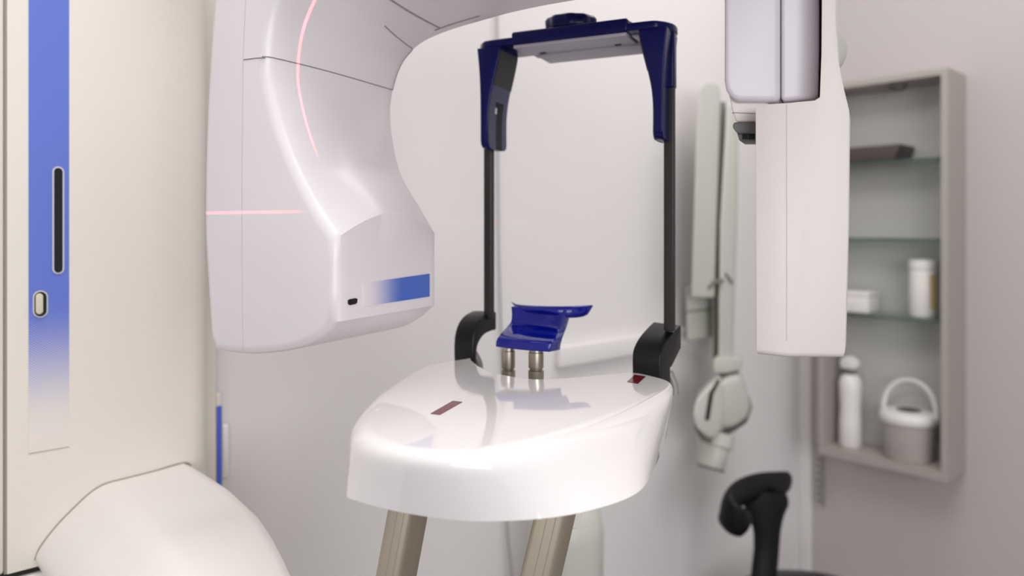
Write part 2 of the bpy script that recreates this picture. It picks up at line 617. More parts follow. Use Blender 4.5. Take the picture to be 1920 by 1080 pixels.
# ---- sensor head on the right
SF = Frame((0, 0.60), (1, 0), (0, 1))
front = [(1421, 200), (1424, 194), (1475, 193), (1528, 188), (1537, 182), (1540, 100), (1544, -370), (1568, -370), (1567, 40), (1572, 115), (1582, 165),
         (1592, 206), (1590, 420), (1584, 660), (1581, 671), (1475, 671), (1423, 667)]


def sensor_body():
    pts = [SF.px(x, y, 0.0) + Vector((0, 0.006 if x < 1430 else 0, 0)) for x, y in front]
    n = len(pts)
    v = pts + [p - Vector((0, p.y - 0.60, 0)) + M.b * 0.055 for p in pts]
    me = bmesh.new()
    bv = [me.verts.new(p) for p in v]
    # front in three faces so that the left strip can lean back
    me.faces.new([bv[i] for i in (0, 1, 2, 15, 16)])
    me.faces.new([bv[i] for i in (2, 3, 4, 11, 12, 13, 14, 15)])
    me.faces.new([bv[i] for i in (4, 5, 6, 7, 8, 9, 10, 11)])
    me.faces.new([bv[i + n] for i in range(n - 1, -1, -1)])
    for i in range(n):
        me.faces.new([bv[i], bv[i + n], bv[(i + 1) % n + n], bv[(i + 1) % n]])
    me.normal_update()
    bmesh.ops.recalc_face_normals(me, faces=me.faces)
    me.verts.ensure_lookup_table()
    low = [e for e in me.edges if all(v_.index in (14, 15, 16) for v_ in e.verts)]
    me.verts.index_update()
    low = [e for e in me.edges if {a.index for a in e.verts} in ({14, 15}, {15, 16})]
    bmesh.ops.bevel(me, geom=low, offset=0.012, segments=6, profile=0.5, affect='EDGES', clamp_overlap=True)
    rest = [e for e in me.edges if len(e.link_faces) == 2 and e.calc_face_angle(0) > math.radians(40)]
    bmesh.ops.bevel(me, geom=rest, offset=0.0016, segments=2, profile=0.5, affect='EDGES', clamp_overlap=True)
    m = MB()
    me.verts.index_update()
    m.add([v_.co.copy() for v_ in me.verts], [tuple(v_.index for v_ in f.verts) for f in me.faces])
    me.free()
    return m


sens = sensor_body().build('sensor_head', SENSW, X, angle=32)
MB().prism([at(x, y, 0.62) for x, y in ((1418.6, 330), (1430, 330), (1430, 640), (1420.2, 640))], M.b * 0.02).build('edge_seal', SEAMG, sens)
MB().prism([SF.px(x, y, -0.0002) for x, y in ((1474.6, 196), (1475.6, 196), (1475.6, 640), (1474.6, 640))], (0, 0.0006, 0)).build('cover_seam', SEAML, sens)
UB = 0.622
l_out = [(1357, -370), (1357, 150), (1360, 168), (1370, 184), (1384, 190), (1462.6, 190), (1462.6, -370)]
r_out = [(1463.8, -370), (1463.8, 190), (1520, 186), (1531, 183), (1533.5, 174), (1535, 100), (1536, -370)]
car = MB().prism([at(x, y, UB) for x, y in l_out], M.b * 0.07).build('sensor_carrier', SENSL, X, bevel=0.005, seg=4)
MB().prism([at(x, y, UB) for x, y in r_out], M.b * 0.07).build('carrier_cover', SENSL, car, bevel=0.004, seg=4)
MB().prism([at(x, y, UB + 0.012) for x, y in ((1385, -370), (1385, 185), (1541, 181), (1543, -370))], M.b * 0.05).build('carrier_gap', GAP, car)
tp = [at(x, y, UB + 0.008) for x, y in ((1365, 170), (1372, 205), (1380, 229), (1440, 229), (1440, 170))]
taper = MB().prism(tp, M.b * 0.045).build('carrier_foot', SENSW, X, bevel=0.002)
MB().prism([at(x, y, UB + 0.0078) for x, y in ((1374, 210.5), (1374, 212), (1440, 214.5), (1440, 213))], (0, 0.002, 0)).build('foot_seam', SEAMG, taper)
con = MB().prism([at(x, y, UB + 0.006) for x, y in ((1374, 233), (1377, 229), (1440, 229), (1440, 250), (1382, 250), (1374, 240))], M.b * 0.04) \
    .prism([at(x, y, UB + 0.010) for x, y in ((1381, 247), (1386, 264), (1440, 264), (1440, 247))], M.b * 0.03).build('connector', DGREY, X, bevel=0.001)
for x0, x1 in ((1392, 1402), (1404, 1415)):
    MB().prism([at(x, y, UB + 0.0094) for x, y in ((x0, 250), (x1, 250), (x1, 261), (x0, 261))], (0, 0.002, 0)).build('connector_vent', GAP, con)
cc = at(1552, 97, 0.665)
MB().lathe(cc + Vector((-0.012, 0, 0)), [(0.0262 * math.cos(t), 0.027 * math.sin(t)) for t in [PI / 2 * k / 10 for k in range(10)]] + [(0.0005, 0.027)],
           40, ax=(1, 0, 0)).build('round_cap', GREENW, X)

# ---- glossy table
H1, H2 = -0.128, -0.170
pl = lambda x, y, h: Vector(((x - HX) / F, 1, 0)) * (-h * F / (y - HY))
tb = [((882, 671), None), ((830, 677), None), ((776, 690), None), ((717, 723), None), ((671, 765), None),
      ((657, 797), (649, 924)), ((690, 826), (672, 940)), ((760, 848), (760, 962)), ((860, 853), (880, 977)), ((980, 837), (1010, 973)),
      ((1100, 803), (1110, 956)), ((1190, 768), (1190, 927)), ((1245, 741), (1221, 890)), ((1263, 728), (1247, 828)), ((1260, 716), (1264, 775)),
      ((1238, 708), None), ((1190, 698.5), None), ((1140, 701), None), ((1070, 707.5), None), ((1000, 710), None), ((940, 701), None),
      ((912, 692), None), ((897, 685), None), ((888, 677), None)]
tops = [pl(x, y, H1) for (x, y), _ in tb]
ctr = pl(955, 775, H1)
bots = []
for (t, b), tp_ in zip(tb, tops):
    bots.append(pl(*b, H2) if b else tp_ - (tp_ - ctr).normalized() * 0.002)
bots[4] = tops[4] + Vector((0.002, -0.004, 0))
bots[14] = tops[14] + Vector((-0.004, 0.006, 0))
bots[15] = tops[15] + Vector((-0.002, 0.003, 0))
TT, BB = catmull(tops, 6, True), catmull(bots, 6, True)
for q0 in (20, 21, 22, 23, 0):          # the tight rear corner stays straight between its points
    for k in range(6):
        TT[q0 * 6 + k] = tops[q0].lerp(tops[(q0 + 1) % 24], k / 6)
        BB[q0 * 6 + k] = bots[q0].lerp(bots[(q0 + 1) % 24], k / 6)
n = len(TT)
mbT = MB()
rows = []
zup = Vector((0, 0, 1))
rad_tab = [.003, .006, .010, .013, .013, .013, .013, .013, .013, .013, .013, .012, .010, .008, .005, .003, .003] + [.003] * 7
RAD = []
for i in range(n):
    q0, q1 = i // 6, (i // 6 + 1) % 24
    RAD.append(rad_tab[q0] + (rad_tab[q1] - rad_tab[q0]) * (i % 6) / 6)


def inward(L, i):
    t = (L[(i + 2) % n] - L[i - 2])
    t.z = 0
    t.normalize()
    q = Vector((-t.y, t.x, 0))
    return q if q.dot(ctr - L[i]) > 0 or True else -q


sgn = 1 if sum(1 for i in range(n) if inward(TT, i).dot(ctr - TT[i]) > 0) > n / 2 else -1
for k in range(8):
    t = k / 7
    row = []
    for i in range(n):
        T = TT[i] + zup * (EYE + H1)
        B = BB[i] + zup * (EYE + H2)
        rr = RAD[i]
        A = T + inward(TT, i) * sgn * rr
        Cc = T + (B - T) * (0.34 * RAD[i] / 0.013)
        row.append(A * (1 - t) ** 2 + T * (2 * t * (1 - t)) + Cc * t * t)
    rows.append(row)
for t in (0.25, 0.5, 0.75, 1.0):
    rows.append([rows[7][i].lerp(BB[i] + zup * (EYE + H2), t) for i in range(n)])
flat = len(rows[0])
v = [p for r in rows for p in r]
f = []
for k in range(len(rows) - 1):
    for i in range(n):
        f.append((k * n + i, k * n + (i + 1) % n, (k + 1) * n + (i + 1) % n, (k + 1) * n + i))
f.append(tuple(range(n - 1, -1, -1)))
# underside, slightly raised inside the rim
rim_in = []
for i in range(n):
    rim_in.append(BB[i] + zup * (EYE + H2) + inward(BB, i) * sgn * 0.004)
k0 = len(v)
v += rim_in
last = (len(rows) - 1) * n
f += [(last + i, last + (i + 1) % n, k0 + (i + 1) % n, k0 + i) for i in range(n)]
table = mbT.add(v, f).build('control_table', TABLEW, X, angle=60)
under = [p - zup * 0.0002 for p in rim_in]
uc = ctr + zup * (EYE + H2 - 0.0002)
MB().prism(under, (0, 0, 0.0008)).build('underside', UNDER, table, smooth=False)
for nm, pxs in (('laser_window', ((807, 776), (825, 778), (867, 754), (849, 752))), ('laser_window', ((1176, 716), (1196, 720), (1211, 706), (1190, 703)))):
    p = [pl(x, y, H1) + zup * (EYE + H1 - 0.001) for x, y in pxs]
    MB().prism(p, (0, 0, 0.0013)).build(nm, REDG, table)
MB().lathe(pl(706, 766, H1) + zup * (EYE + H1), [(0.0016, 0), (0.0016, 0.0006), (0.0003, 0.0009)], 16).build('touch_dot', RIM, table)
# grip posts below the table, leaning
for top_l, top_r, bot_l, bot_r, D in (((724, 955), (773, 955), (700, 1084), (752, 1084), 0.56), ((1004, 945), (1066, 945), (972, 1084), (1040, 1084), 0.55)):
    a = [at(*top_l, D), at(*top_r, D)]
    b = [at(*bot_l, D), at(*bot_r, D)]
    dirn = (b[0] - a[0]).normalized()
    L = 0.34
    up2 = -dirn * 0.055
    wv = a[1] - a[0]
    post = MB().prism([a[0] + up2, a[1] + up2, a[1] + dirn * L, a[0] + dirn * L], M.b * 0.030).build('grip_post', ALU, X, bevel=0.004, seg=4)
    for fr_ in (0.45, 0.72):
        c0 = a[0] + wv * fr_ - M.b * 0.0001
        MB().prism([c0, c0 + wv * 0.015, c0 + wv * 0.015 + dirn * L, c0 + dirn * L], -M.b * 0.0004).build('groove', ALUE, post)
    ft = MB().prism([a[0] - wv * 0.1 + dirn * L, a[1] + wv * 0.1 + dirn * L, a[1] + wv * 0.1 + dirn * (L + 0.02), a[0] - wv * 0.1 + dirn * (L + 0.02)],
                    M.b * 0.034).build('end_cap', BLACK, post, bevel=0.003)
MB().prism([at(x, y, 0.585) for x, y in ((1030, 860), (1097, 860), (1091, 972), (1081, 993), (1060, 993), (1030, 978))], (0, 0.02, 0)).build('post_bracket', SHELL, X, bevel=0.0015)

# ---- rods
rodz_l, rodz_r = -0.085, -0.083
U_L, U_R = M.az(917, 400, 0)[0], M.az(1255.5, 400, 0)[0]
for uu, z0, z1, hw in ((U_L, -0.092, 0.19, 0.0047), (U_R, -0.094, 0.19, 0.0050)):
    rod = MB().box(M, uu - hw, uu + hw, -0.004, 0.004, z0, z1).build('upright_rod', RODB, X, bevel=0.0015)


# ---- black elbows
def elbow(outline, dA, xA, dB, xB, vec, bev):
    pts = []
    for x, y in outline:
        D = dA + (dB - dA) * (x - xA) / (xB - xA)
        pts.append(at(x, y, D))
    return MB().prism(pts, vec).build('rod_elbow', BLACK, X, bevel=bev, seg=4, angle=50)


lo = catmull([V2(889, 700), V2(887.5, 660), V2(889, 632), V2(895, 610), V2(906, 594), V2(921, 585)], 4) + [V2(931.5, 584), V2(931.5, 619)] \
    + catmull([V2(924, 620), V2(910, 627), V2(900, 640), V2(895, 658), V2(894, 700)], 4)
elbow(lo, 0.768, 889, 0.803, 931, M.a * -0.0235, 0.0022)
ro = catmull([V2(1238, 722), V2(1237.5, 675), V2(1242, 655), V2(1252, 637), V2(1266, 620), V2(1276, 610)], 4) + [V2(1277, 612), V2(1277, 652), V2(1260, 687), V2(1257, 689), V2(1257, 722)]
elbow(ro, 0.690, 1238, 0.722, 1277, M.a * -0.0262 + Vector((0, 0, 0.002)), 0.003)
# grey sockets beneath the elbows
MB().tube(catmull([at(887, 660, 0.785), at(896, 676, 0.785), at(899, 690, 0.785), at(898, 706, 0.785)], 4), 0.004, n=14, up=(1, 0, 0)).build('elbow_socket', GREYM, X)
MB().tube(catmull([at(1254, 698, 0.712), at(1260, 712, 0.712), at(1264, 724, 0.712), at(1265, 740, 0.712)], 4), 0.0042, n=14, up=(1, 0, 0)).build('elbow_socket', GREYM, X)

# ---- head clamp
ZB = 0.186
cb0, _ = M.az(958, 70, -0.028)
cb1, _ = M.az(1176, 45, -0.028)
bar = MB().box(M, cb0, cb1, -0.028, 0.040, ZB + 0.002, ZB + 0.0150).build('crossbar', NAVY, X, bevel=0.0025)
uo = 0.1018
th = 0.0065
for sg in (-1, 1):
    o = []
    # rounded plan end
    plan = [(0.03, -0.027), (0.080, -0.027), (0.093, -0.022), (uo, -0.008), (uo, 0.010), (0.095, 0.022), (0.083, 0.028), (0.03, 0.028)]
    pts = catmull([V2(*q_) for q_ in plan], 3)
    MB().prism([M.pt(sg * p.x, p.y, ZB + 0.0025) for p in pts], (0, 0, 0.0075)).build('side_bar', NAVY, bar, bevel=0.0018)
    # temple blade
    inn = catmull([V2(0.0715, ZB + 0.003), V2(0.0760, 0.168), V2(0.0805, 0.150), V2(0.0842, 0.132), V2(0.0860, 0.112), V2(0.0860, 0.086)], 4)
    out = catmull([V2(0.0945, 0.086), V2(0.0946, 0.112), V2(0.0950, 0.140), V2(0.0962, 0.165), V2(0.0985, ZB + 0.003)], 4)

    def slab(poly, nm, m, par, b0, b1, rad, bevel):
        zt_ = ZB + 0.003
        rr_ = []
        ws = [b0 + rad * q_ for q_ in (0, 0.12, 0.35, 0.65, 1)] + [b1 - rad * q_ for q_ in (1, 0.65, 0.35, 0.12, 0)]
        for w_ in ws:
            dw = min(w_ - b0, b1 - w_, rad)
            lift = rad - math.sqrt(max(0, rad * rad - (rad - dw) ** 2))
            rr_.append([M.pt(sg * p.x + 0.0015, w_, zt_ - (zt_ - p.y) * (zt_ - 0.086 - lift) / (zt_ - 0.086)) for p in poly])
        return MB().loft(rr_).build(nm, m, par, bevel=bevel, seg=2, angle=45)
    blade = slab(inn + out, 'temple_blade', NAVY, X, -0.026, 0.018, 0.008, 0.0012)

    def pad(sel, m, nm, b0, b1, off, rad=0.0005):
        pp = [V2(p.x - off, p.y) for p in sel] + [V2(p.x + 0.001, p.y) for p in reversed(sel)]
        return slab(pp, nm, m, blade, b0, b1, rad, 0)
    pad(inn[1:9], PADD, 'upper_pad', -0.0245, 0.0165, 0.0010)
    pad(inn[8:], PADG, 'lower_pad', -0.0245, 0.0165, 0.0010, 0.007)
    pad(inn[12:], GAP, 'pad_slot', -0.0085, 0.0045, 0.0014)
    pad([V2(0.0840, 0.1345), V2(0.0849, 0.1300)], GAP, 'slot_head', -0.0125, 0.0045, 0.0018)
    if sg < 0:
        slab([V2(0.0835, 0.1285), V2(0.0850, 0.1285), V2(0.0852, 0.1225), V2(0.0838, 0.1225)], 'slot_highlight', RIM, blade, -0.0130, -0.0095, 0.0003, 0)  # pale chip painted in for the bright highlight in the slot
    # sleeve round the rod
    MB().box(M, sg * 0.0948 + 0.001 - 0.006, sg * 0.0948 + 0.001 + 0.006, -0.0055, 0.0065, 0.136, ZB + 0.006).build('rod_sleeve', NAVY, X, bevel=0.002)
pa = MB().box(M, cb0 + 0.001, cb1 - 0.002, -0.0245, 0.012, ZB - 0.001, ZB + 0.0025).build('under_plate', PLATE, bar, bevel=0.0006)
MB().box(M, cb0 + 0.012, cb1 + 0.004, 0.012, 0.046, ZB - 0.003, ZB + 0.002).build('under_plate', PLATE, bar, bevel=0.0006)
MB().box(M, cb1, cb1 + 0.022, -0.012, 0.032, ZB + 0.0005, ZB + 0.003).build('under_plate', PLATE, bar, bevel=0.0006)
for aa in (cb0 + 0.018, cb1 - 0.022):
    MB().box(M, aa, aa + 0.006, 0.004, 0.007, ZB - 0.0018, ZB - 0.0004).build('plate_slot', GAP, bar)
ka, _ = M.az(1075, 50, 0.010)
MB().lathe(M.pt(ka, 0.004, ZB + 0.0150), [(0.0235, 0), (0.0255, 0.003), (0.0262, 0.0115), (0.0245, 0.0140), (0.02, 0.0150), (0.001, 0.0152)], 72,
           wob=lambda t: 0.03 * math.cos(10 * t)).build('knob', NAVY, bar, angle=50)
MB().box(M, cb1 - 0.045, cb1 - 0.004, 0.0, 0.03, ZB + 0.014, ZB + 0.0195).build('knob_seat', NAVY, bar, bevel=0.002)

# ---- chin rest
chin_rows = [  # left px, right px, depth at the left end
    ((929, 650), (1031, 660), 0.705),
    ((930, 640), (1033, 650), 0.7045),
    ((935, 630), (1037, 640), 0.707),
    ((944, 619), (1042, 630), 0.722),
    ((951, 611), (1046, 622), 0.735),
    ((957, 604), (1050, 613), 0.741),
    ((959, 595), (1054, 603), 0.743),
    ((959, 585), (1058, 592), 0.745),
    ((958, 575), (1062, 580), 0.747)]
NCOL = 14
ctrl = []
for L_, R_, D in chin_rows:
    row = []
    for k in range(NCOL + 1):
        t = k / NCOL
        x = L_[0] + (R_[0] - L_[0]) * t
        y = L_[1] + (R_[1] - L_[1]) * t
        bow = 0.004 * (1 - (2 * t - 1) ** 2)
        dd = D * (1 - 0.028 * t)
        p = at(x, y, dd)
        row.append(p - M.b * bow * (1 if D < 0.73 else -1))
    ctrl.append(row)
cols_ = [catmull([r[k] for r in ctrl], 4) for k in range(NCOL + 1)]
front_g = [[cols_[k][r] for k in range(NCOL + 1)] for r in range(len(cols_[0]))]
nr, nc = len(front_g), NCOL + 1
back_g = []
for r in range(nr):
    q_ = r / (nr - 1)
    back_g.append([p + M.b * (0.026 - 0.010 * q_) - zup * 0.002 * (1 - q_) for p in front_g[r]])
v = [p for r in front_g for p in r] + [p for r in back_g for p in r]
o_ = nr * nc
f = []
for r in range(nr - 1):
    for k in range(nc - 1):
        a = r * nc + k
        f.append((a, a + 1, a + nc + 1, a + nc))
        f.append((o_ + a, o_ + a + nc, o_ + a + nc + 1, o_ + a + 1))
for r in range(nr - 1):
    for k in (0, nc - 1):
        a = r * nc + k
        f.append((a, a + nc, o_ + a + nc, o_ + a))
for k in range(nc - 1):
    for r in (0, nr - 1):
        a = r * nc + k
        f.append((a, a + 1, o_ + a + 1, o_ + a))
chin = MB().add(v, f).build('chin_rest', CHINB, X, bevel=0.0014, seg=3, angle=55)
# wing along the top: a crescent whose tips sweep away
wl, wr = at(958, 577, 0.747), at(1066, 581, 0.722)
wing = []
N = 26
for k in range(N + 1):
    t = -0.12 + 1.36 * k / N
    base = wl.lerp(wr, t)
    bend = (abs(t - 0.5) / 0.62) ** 2.6
    base = base + M.b * (0.016 * bend) + M.b * 0.002
    e = math.sqrt(max(0.02, 1 - (max(0, t - 0.95) / 0.292) ** 4.5)) if t > 0.5 else max(0.12, 1 - (max(0, 0.25 - t) / 0.40) ** 1.2)
    hgt = 0.0118 * e * (0.55 + 0.45 * min(1, max(0, t - 0.6) / 0.35) if t > 0.5 else 0.55)
    tk = 0.0042 * max(0.35, e)
    topz = base + zup * (0.0028 + 0.0012 * (1 if t < 0 else 0) * abs(t) * 8)
    ring = []
    for j in range(12):
        an = 2 * PI * j / 12
        ring.append(topz - zup * hgt * (0.5 - 0.5 * math.sin(an)) + M.b * tk * math.cos(an))
    wing.append(ring)
MB().loft(wing).build('chin_wing', CHINB, chin, angle=60)
for x, y0, y1, D, rp in ((953, 652, 712, 0.722, 13.2), (1005, 655, 714, 0.706, 14.6)):
    rr = rp / F * D
    p0 = at(x, y1, D)
    hh = (y1 - y0) / F * D
    g = (y1 - 692) / F * D
    MB().lathe(p0, [(rr, 0), (rr, g - 0.0012), (rr * 0.82, g - 0.0004), (rr * 0.82, g + 0.0006), (rr * 0.97, g + 0.0014), (rr * 0.97, hh * 0.9), (rr * 0.86, hh * 0.92), (rr * 0.86, hh)],
               36).build('chin_post', STEEL, X, angle=30)

# ------------------------------------------------------------------ wall-mounted dental x-ray arm on the left wall
wp = LW.px(1335, 600, 0.0)
A = thing('wall_xray_arm', 'pale grey-green dental x-ray tube on a folding arm fixed to the wall beside the corner', 'x-ray arm', (wp.x, wp.y, EYE - 0.2))


def lwp(pts, b, thick, name, m, par, bev, seg=3, fr=LW, ang=45):
    q0_ = [fr.px(x, y, b) for x, y in pts]
    c_ = sum(q0_, Vector()) / len(q0_) - Vector((0, 0, EYE))
    c_.z *= 0.3
    return MB().prism(q0_, c_.normalized() * thick).build(name, m, par, bevel=bev, seg=seg, angle=ang)


lwp([(1296, 560), (1308, 175), (1312, 160), (1322, 150), (1338, 150), (1349, 160), (1351, 178), (1339, 560)], 0.105, 0.05, 'upper_arm', GREENW, A, 0.012, 4)
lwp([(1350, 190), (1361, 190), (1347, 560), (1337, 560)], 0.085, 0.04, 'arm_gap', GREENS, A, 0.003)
lwp([(1362, 190), (1386, 190), (1382, 420), (1374, 690), (1346, 690), (1349, 420)], 0.10, 0.045, 'lower_arm', GREENW, A, 0.012, 4)
wb = lwp([(1286, 538), (1337, 534), (1337, 634), (1288, 640)], 0.05, 0.07, 'wall_bracket', GREENW, A, 0.006)
lwp([(1287, 583), (1337, 578), (1337, 581), (1287, 586)], 0.0505, 0.002, 'bracket_seam', GREENS, wb, 0)
lwp([(1326, 540), (1337, 525), (1356, 522), (1358, 530), (1341, 533), (1330, 544)], 0.108, 0.03, 'cable_clip', GREENS, A, 0.002)
lwp([(1360, 512), (1363, 512), (1376, 530), (1373, 532)], 0.104, 0.006, 'cable_clip', GREENS, A, 0)
lwp([(1337, 560), (1347, 560), (1347, 672), (1337, 672)], 0.08, 0.03, 'arm_gap', GREENS, A, 0.002)
lwp([(1338, 678), (1342, 672), (1388, 672), (1394, 680), (1388, 694), (1362, 700), (1340, 700)], 0.115, 0.07, 'swivel_collar', GREENW, A, 0.008, 4)
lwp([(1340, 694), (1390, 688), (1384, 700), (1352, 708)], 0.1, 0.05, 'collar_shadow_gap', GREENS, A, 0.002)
hd = lwp([(1352, 712), (1390, 704), (1402, 740), (1408, 765), (1398, 790), (1372, 806), (1340, 806), (1342, 760)], 0.135, 0.11, 'tube_housing', GREENW, A, 0.018, 5)
yk = lwp([(1340, 716), (1352, 712), (1358, 740), (1356, 790), (1344, 822), (1328, 824), (1306, 806), (1299, 776), (1308, 748), (1326, 728)], 0.155, 0.09, 'side_yoke', GREENW, A, 0.012, 5)
lwp([(1344, 714), (1350, 714), (1338, 738), (1330, 788), (1322, 788), (1330, 738)], 0.157, 0.02, 'yoke_slot', GAP, yk, 0.001)
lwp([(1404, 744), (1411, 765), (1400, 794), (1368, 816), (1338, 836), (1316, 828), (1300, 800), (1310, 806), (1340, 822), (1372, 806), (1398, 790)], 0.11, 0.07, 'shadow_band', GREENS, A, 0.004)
c0, c1 = LW.px(1346, 812, 0.10), LW.px(1332, 880, 0.10)
ax_ = (c1 - c0)
hl = ax_.length
cone = MB().lathe(c0, [(0.036, 0), (0.034, hl * 0.35), (0.030, hl * 0.4), (0.0275, hl * 0.93), (0.0265, hl)], 36, ax=ax_).build('aiming_cone', GREENW, A, angle=30)
MB().lathe(c0 + ax_ * 0.94, [(0.0285, 0), (0.0285, hl * 0.06)], 36, ax=ax_).build('cone_ring', GREENS, cone)

# ------------------------------------------------------------------ wall cable
pts = [LW.px(x, y, 0.006) for x, y in ((932, -60), (933, 200), (934, 330), (936, 480), (940, 620), (946, 820), (951, 980), (958, 1060), (966, 1180), (975, 1330))]
cab = MB().tube(catmull(pts, 4), 0.0022, n=10, up=(1, 0, 0)).build('wall_cable', CABLE)
cab['label'] = 'thin grey cable running down the wall behind the left black rod'
cab['category'] = 'cable'

# ------------------------------------------------------------------ pedestal unit low behind the table
pc = at(1060, 900, 1.22)
B = thing('pedestal_unit', 'pale grey-green rounded pedestal standing low behind the white table', 'pedestal', (pc.x, pc.y, 0))
hp = EYE - (938 - HY) / F * 1.22
rp_ = 0.062
MB().lathe((pc.x, pc.y, 0), [(rp_ * 1.0, 0.03), (rp_, hp - 0.1), (rp_ * 1.01, hp - 0.05), (rp_ * 0.92, hp - 0.015), (rp_ * 0.6, hp - 0.002), (0.002, hp)], 48).build('body', GREENW, B, angle=60)
MB().lathe((pc.x, pc.y, 0), [(0.10, 0), (0.10, 0.02), (0.085, 0.035)], 48).build('base', GREENS, B)

# ------------------------------------------------------------------ wall cabinet on the right wall
T0, T1, PD = 0.1095, 0.403, 0.124
CZ0, CZ1 = -0.557, 0.366
wt = 0.014
K = thing('wall_cabinet', 'grey open wall cabinet with three glass shelves on the right wall', 'cabinet', tuple(RW.pt((T0 + T1) / 2, 0.0, CZ0)))
body = MB()
body.box(RW, T0, T0 + wt, 0.0005, PD, CZ0, CZ1)
body.box(RW, T1 - wt, T1, 0.0005, PD, CZ0, CZ1)
body.box(RW, T0 + wt, T1 - wt, 0.0005, PD, CZ1 - wt, CZ1)
body.box(RW, T0 + wt, T1 - wt, 0.0005, PD, CZ0, CZ0 + 0.02)
kb_ = body.build('cabinet_frame', CAB, K, smooth=False)
MB().box(RW, T0 + wt, T1 - wt, 0.0008, 0.006, CZ0 + 0.02, CZ1 - wt).build('back_panel', CABIN, K, smooth=False)
SH = []
for y in (293, 447, 601):
    z = RW.az(1769, y, PD - 0.008)[1]
    SH.append(z)
    MB().box(RW, T0 + wt + 0.0005, T1 - wt - 0.0005, 0.007, PD - 0.008, z - 0.006, z).build('glass_shelf', GLASS, K, bevel=0.0006, seg=1)
sp = RW.pt(RW.az(1684, 165, 0.07)[0], 0.07, CZ1 - wt - 0.014)
MB().lathe(sp, [(0.012, 0), (0.018, 0.004), (0.018, 0.014)], 24).build('cabinet_spotlight', DGREY, K)


def put(px, py, b, z):
    a, _ = RW.az(px, py, b)
    return RW.pt(a, b, z)


# dark tray on the top shelf
t0, t1 = RW.az(1588, 290, 0.05)[0], RW.az(1707, 290, 0.05)[0]
tr = MB()
zs = SH[0] + 0.0005
tr.prism([RW.pt(t0, 0.115, zs), RW.pt(t1 - 0.014, 0.115, zs), RW.pt(t1, 0.115, zs + 0.036), RW.pt(t0 - 0.004, 0.115, zs + 0.036)], RW.b * -0.10)
o = tr.build('dark_tray', TRAYD, bevel=0.002)
o['label'] = 'dark brown shallow tray on the top glass shelf of the cabinet'
o['category'] = 'tray'
# white box on the lowest glass shelf
zs = SH[2] + 0.0005
t0, t1 = RW.az(1582, 570, 0.06)[0], RW.az(1640, 570, 0.06)[0]
bx = thing('carton', 'small low white box on the bottom glass shelf beside the white canister', 'box', tuple(RW.pt((t0 + t1) / 2, 0.06, zs)))
MB().box(RW, t0, t1, 0.03, 0.10, zs, zs + 0.040).build('box_body', WPLAST, bx, bevel=0.002)
MB().box(RW, t0 - 0.001, t1 + 0.001, 0.029, 0.101, zs + 0.04, zs + 0.052).build('lid', WPLAST, bx, bevel=0.002)
# white canister on the lowest glass shelf
c = put(1730, 560, 0.062, zs)
cn = thing('canister', 'tall white canister with yellowish label edge on the bottom glass shelf', 'canister', tuple(c))
MB().lathe(c, [(0.027, 0), (0.029, 0.004), (0.029, 0.108), (0.027, 0.112)], 40).build('body', WPLAST, cn, angle=40)
MB().lathe(c + Vector((0, 0, 0.112)), [(0.030, 0), (0.030, 0.018), (0.028, 0.021), (0.001, 0.021)], 40).build('lid', WPLAST, cn, angle=40)
lab = []
for k in range(9):
    an = math.atan2(RW.a.y, RW.a.x) - 0.75 + k / 8 * 0.9
    lab.append(c + Vector((math.cos(an), math.sin(an), 0)) * 0.0293 + Vector((0, 0, 0.02)))
MB().loft([lab, [p + Vector((0, 0, 0.08)) for p in lab], [p * 1.0 + Vector((0, 0, 0.08)) - (p - c).normalized() * 0.0005 for p in lab],
           [p - (p - c).normalized() * 0.0005 for p in lab], lab], closed=False, cap0=False, cap1=False).build('label_edge', YEL, cn)
# spray bottle on the cabinet floor
zf = CZ0 + 0.0205
c = put(1594, 840, 0.068, zf)
sb = thing('spray_bottle', 'tall slim white spray bottle standing on the cabinet floor at the left', 'bottle', tuple(c))
bp_ = [(0.024, 0), (0.027, 0.004), (0.0265, 0.06), (0.0245, 0.10), (0.0265, 0.14), (0.0265, 0.162), (0.021, 0.175), (0.012, 0.181)]
MB().lathe(c, bp_, 40).build('bottle_body', WPLAST, sb, angle=50)
MB().lathe(c + zup * 0.181, [(0.013, 0), (0.013, 0.012)], 28).build('neck_ring', DGREY, sb)
hd_ = MB()
h0 = c + zup * 0.193
prof_h = [(-0.018, 0), (0.014, 0), (0.020, 0.006), (0.024, 0.014), (0.018, 0.026), (0.004, 0.034), (-0.014, 0.030), (-0.022, 0.020), (-0.022, 0.006)]
hd_.prism([h0 + RW.a * a_ - RW.b * 0.011 + zup * z_ for a_, z_ in prof_h], RW.b * 0.022)
sh_ = hd_.build('spray_head', WPLAST, sb, bevel=0.004)
MB().prism([h0 + RW.a * a_ - RW.b * 0.004 + zup * z_ for a_, z_ in ((-0.022, 0.0), (-0.016, 0.0), (-0.022, -0.026), (-0.028, -0.028))], RW.b * 0.008).build('trigger', DGREY, sb, bevel=0.001)
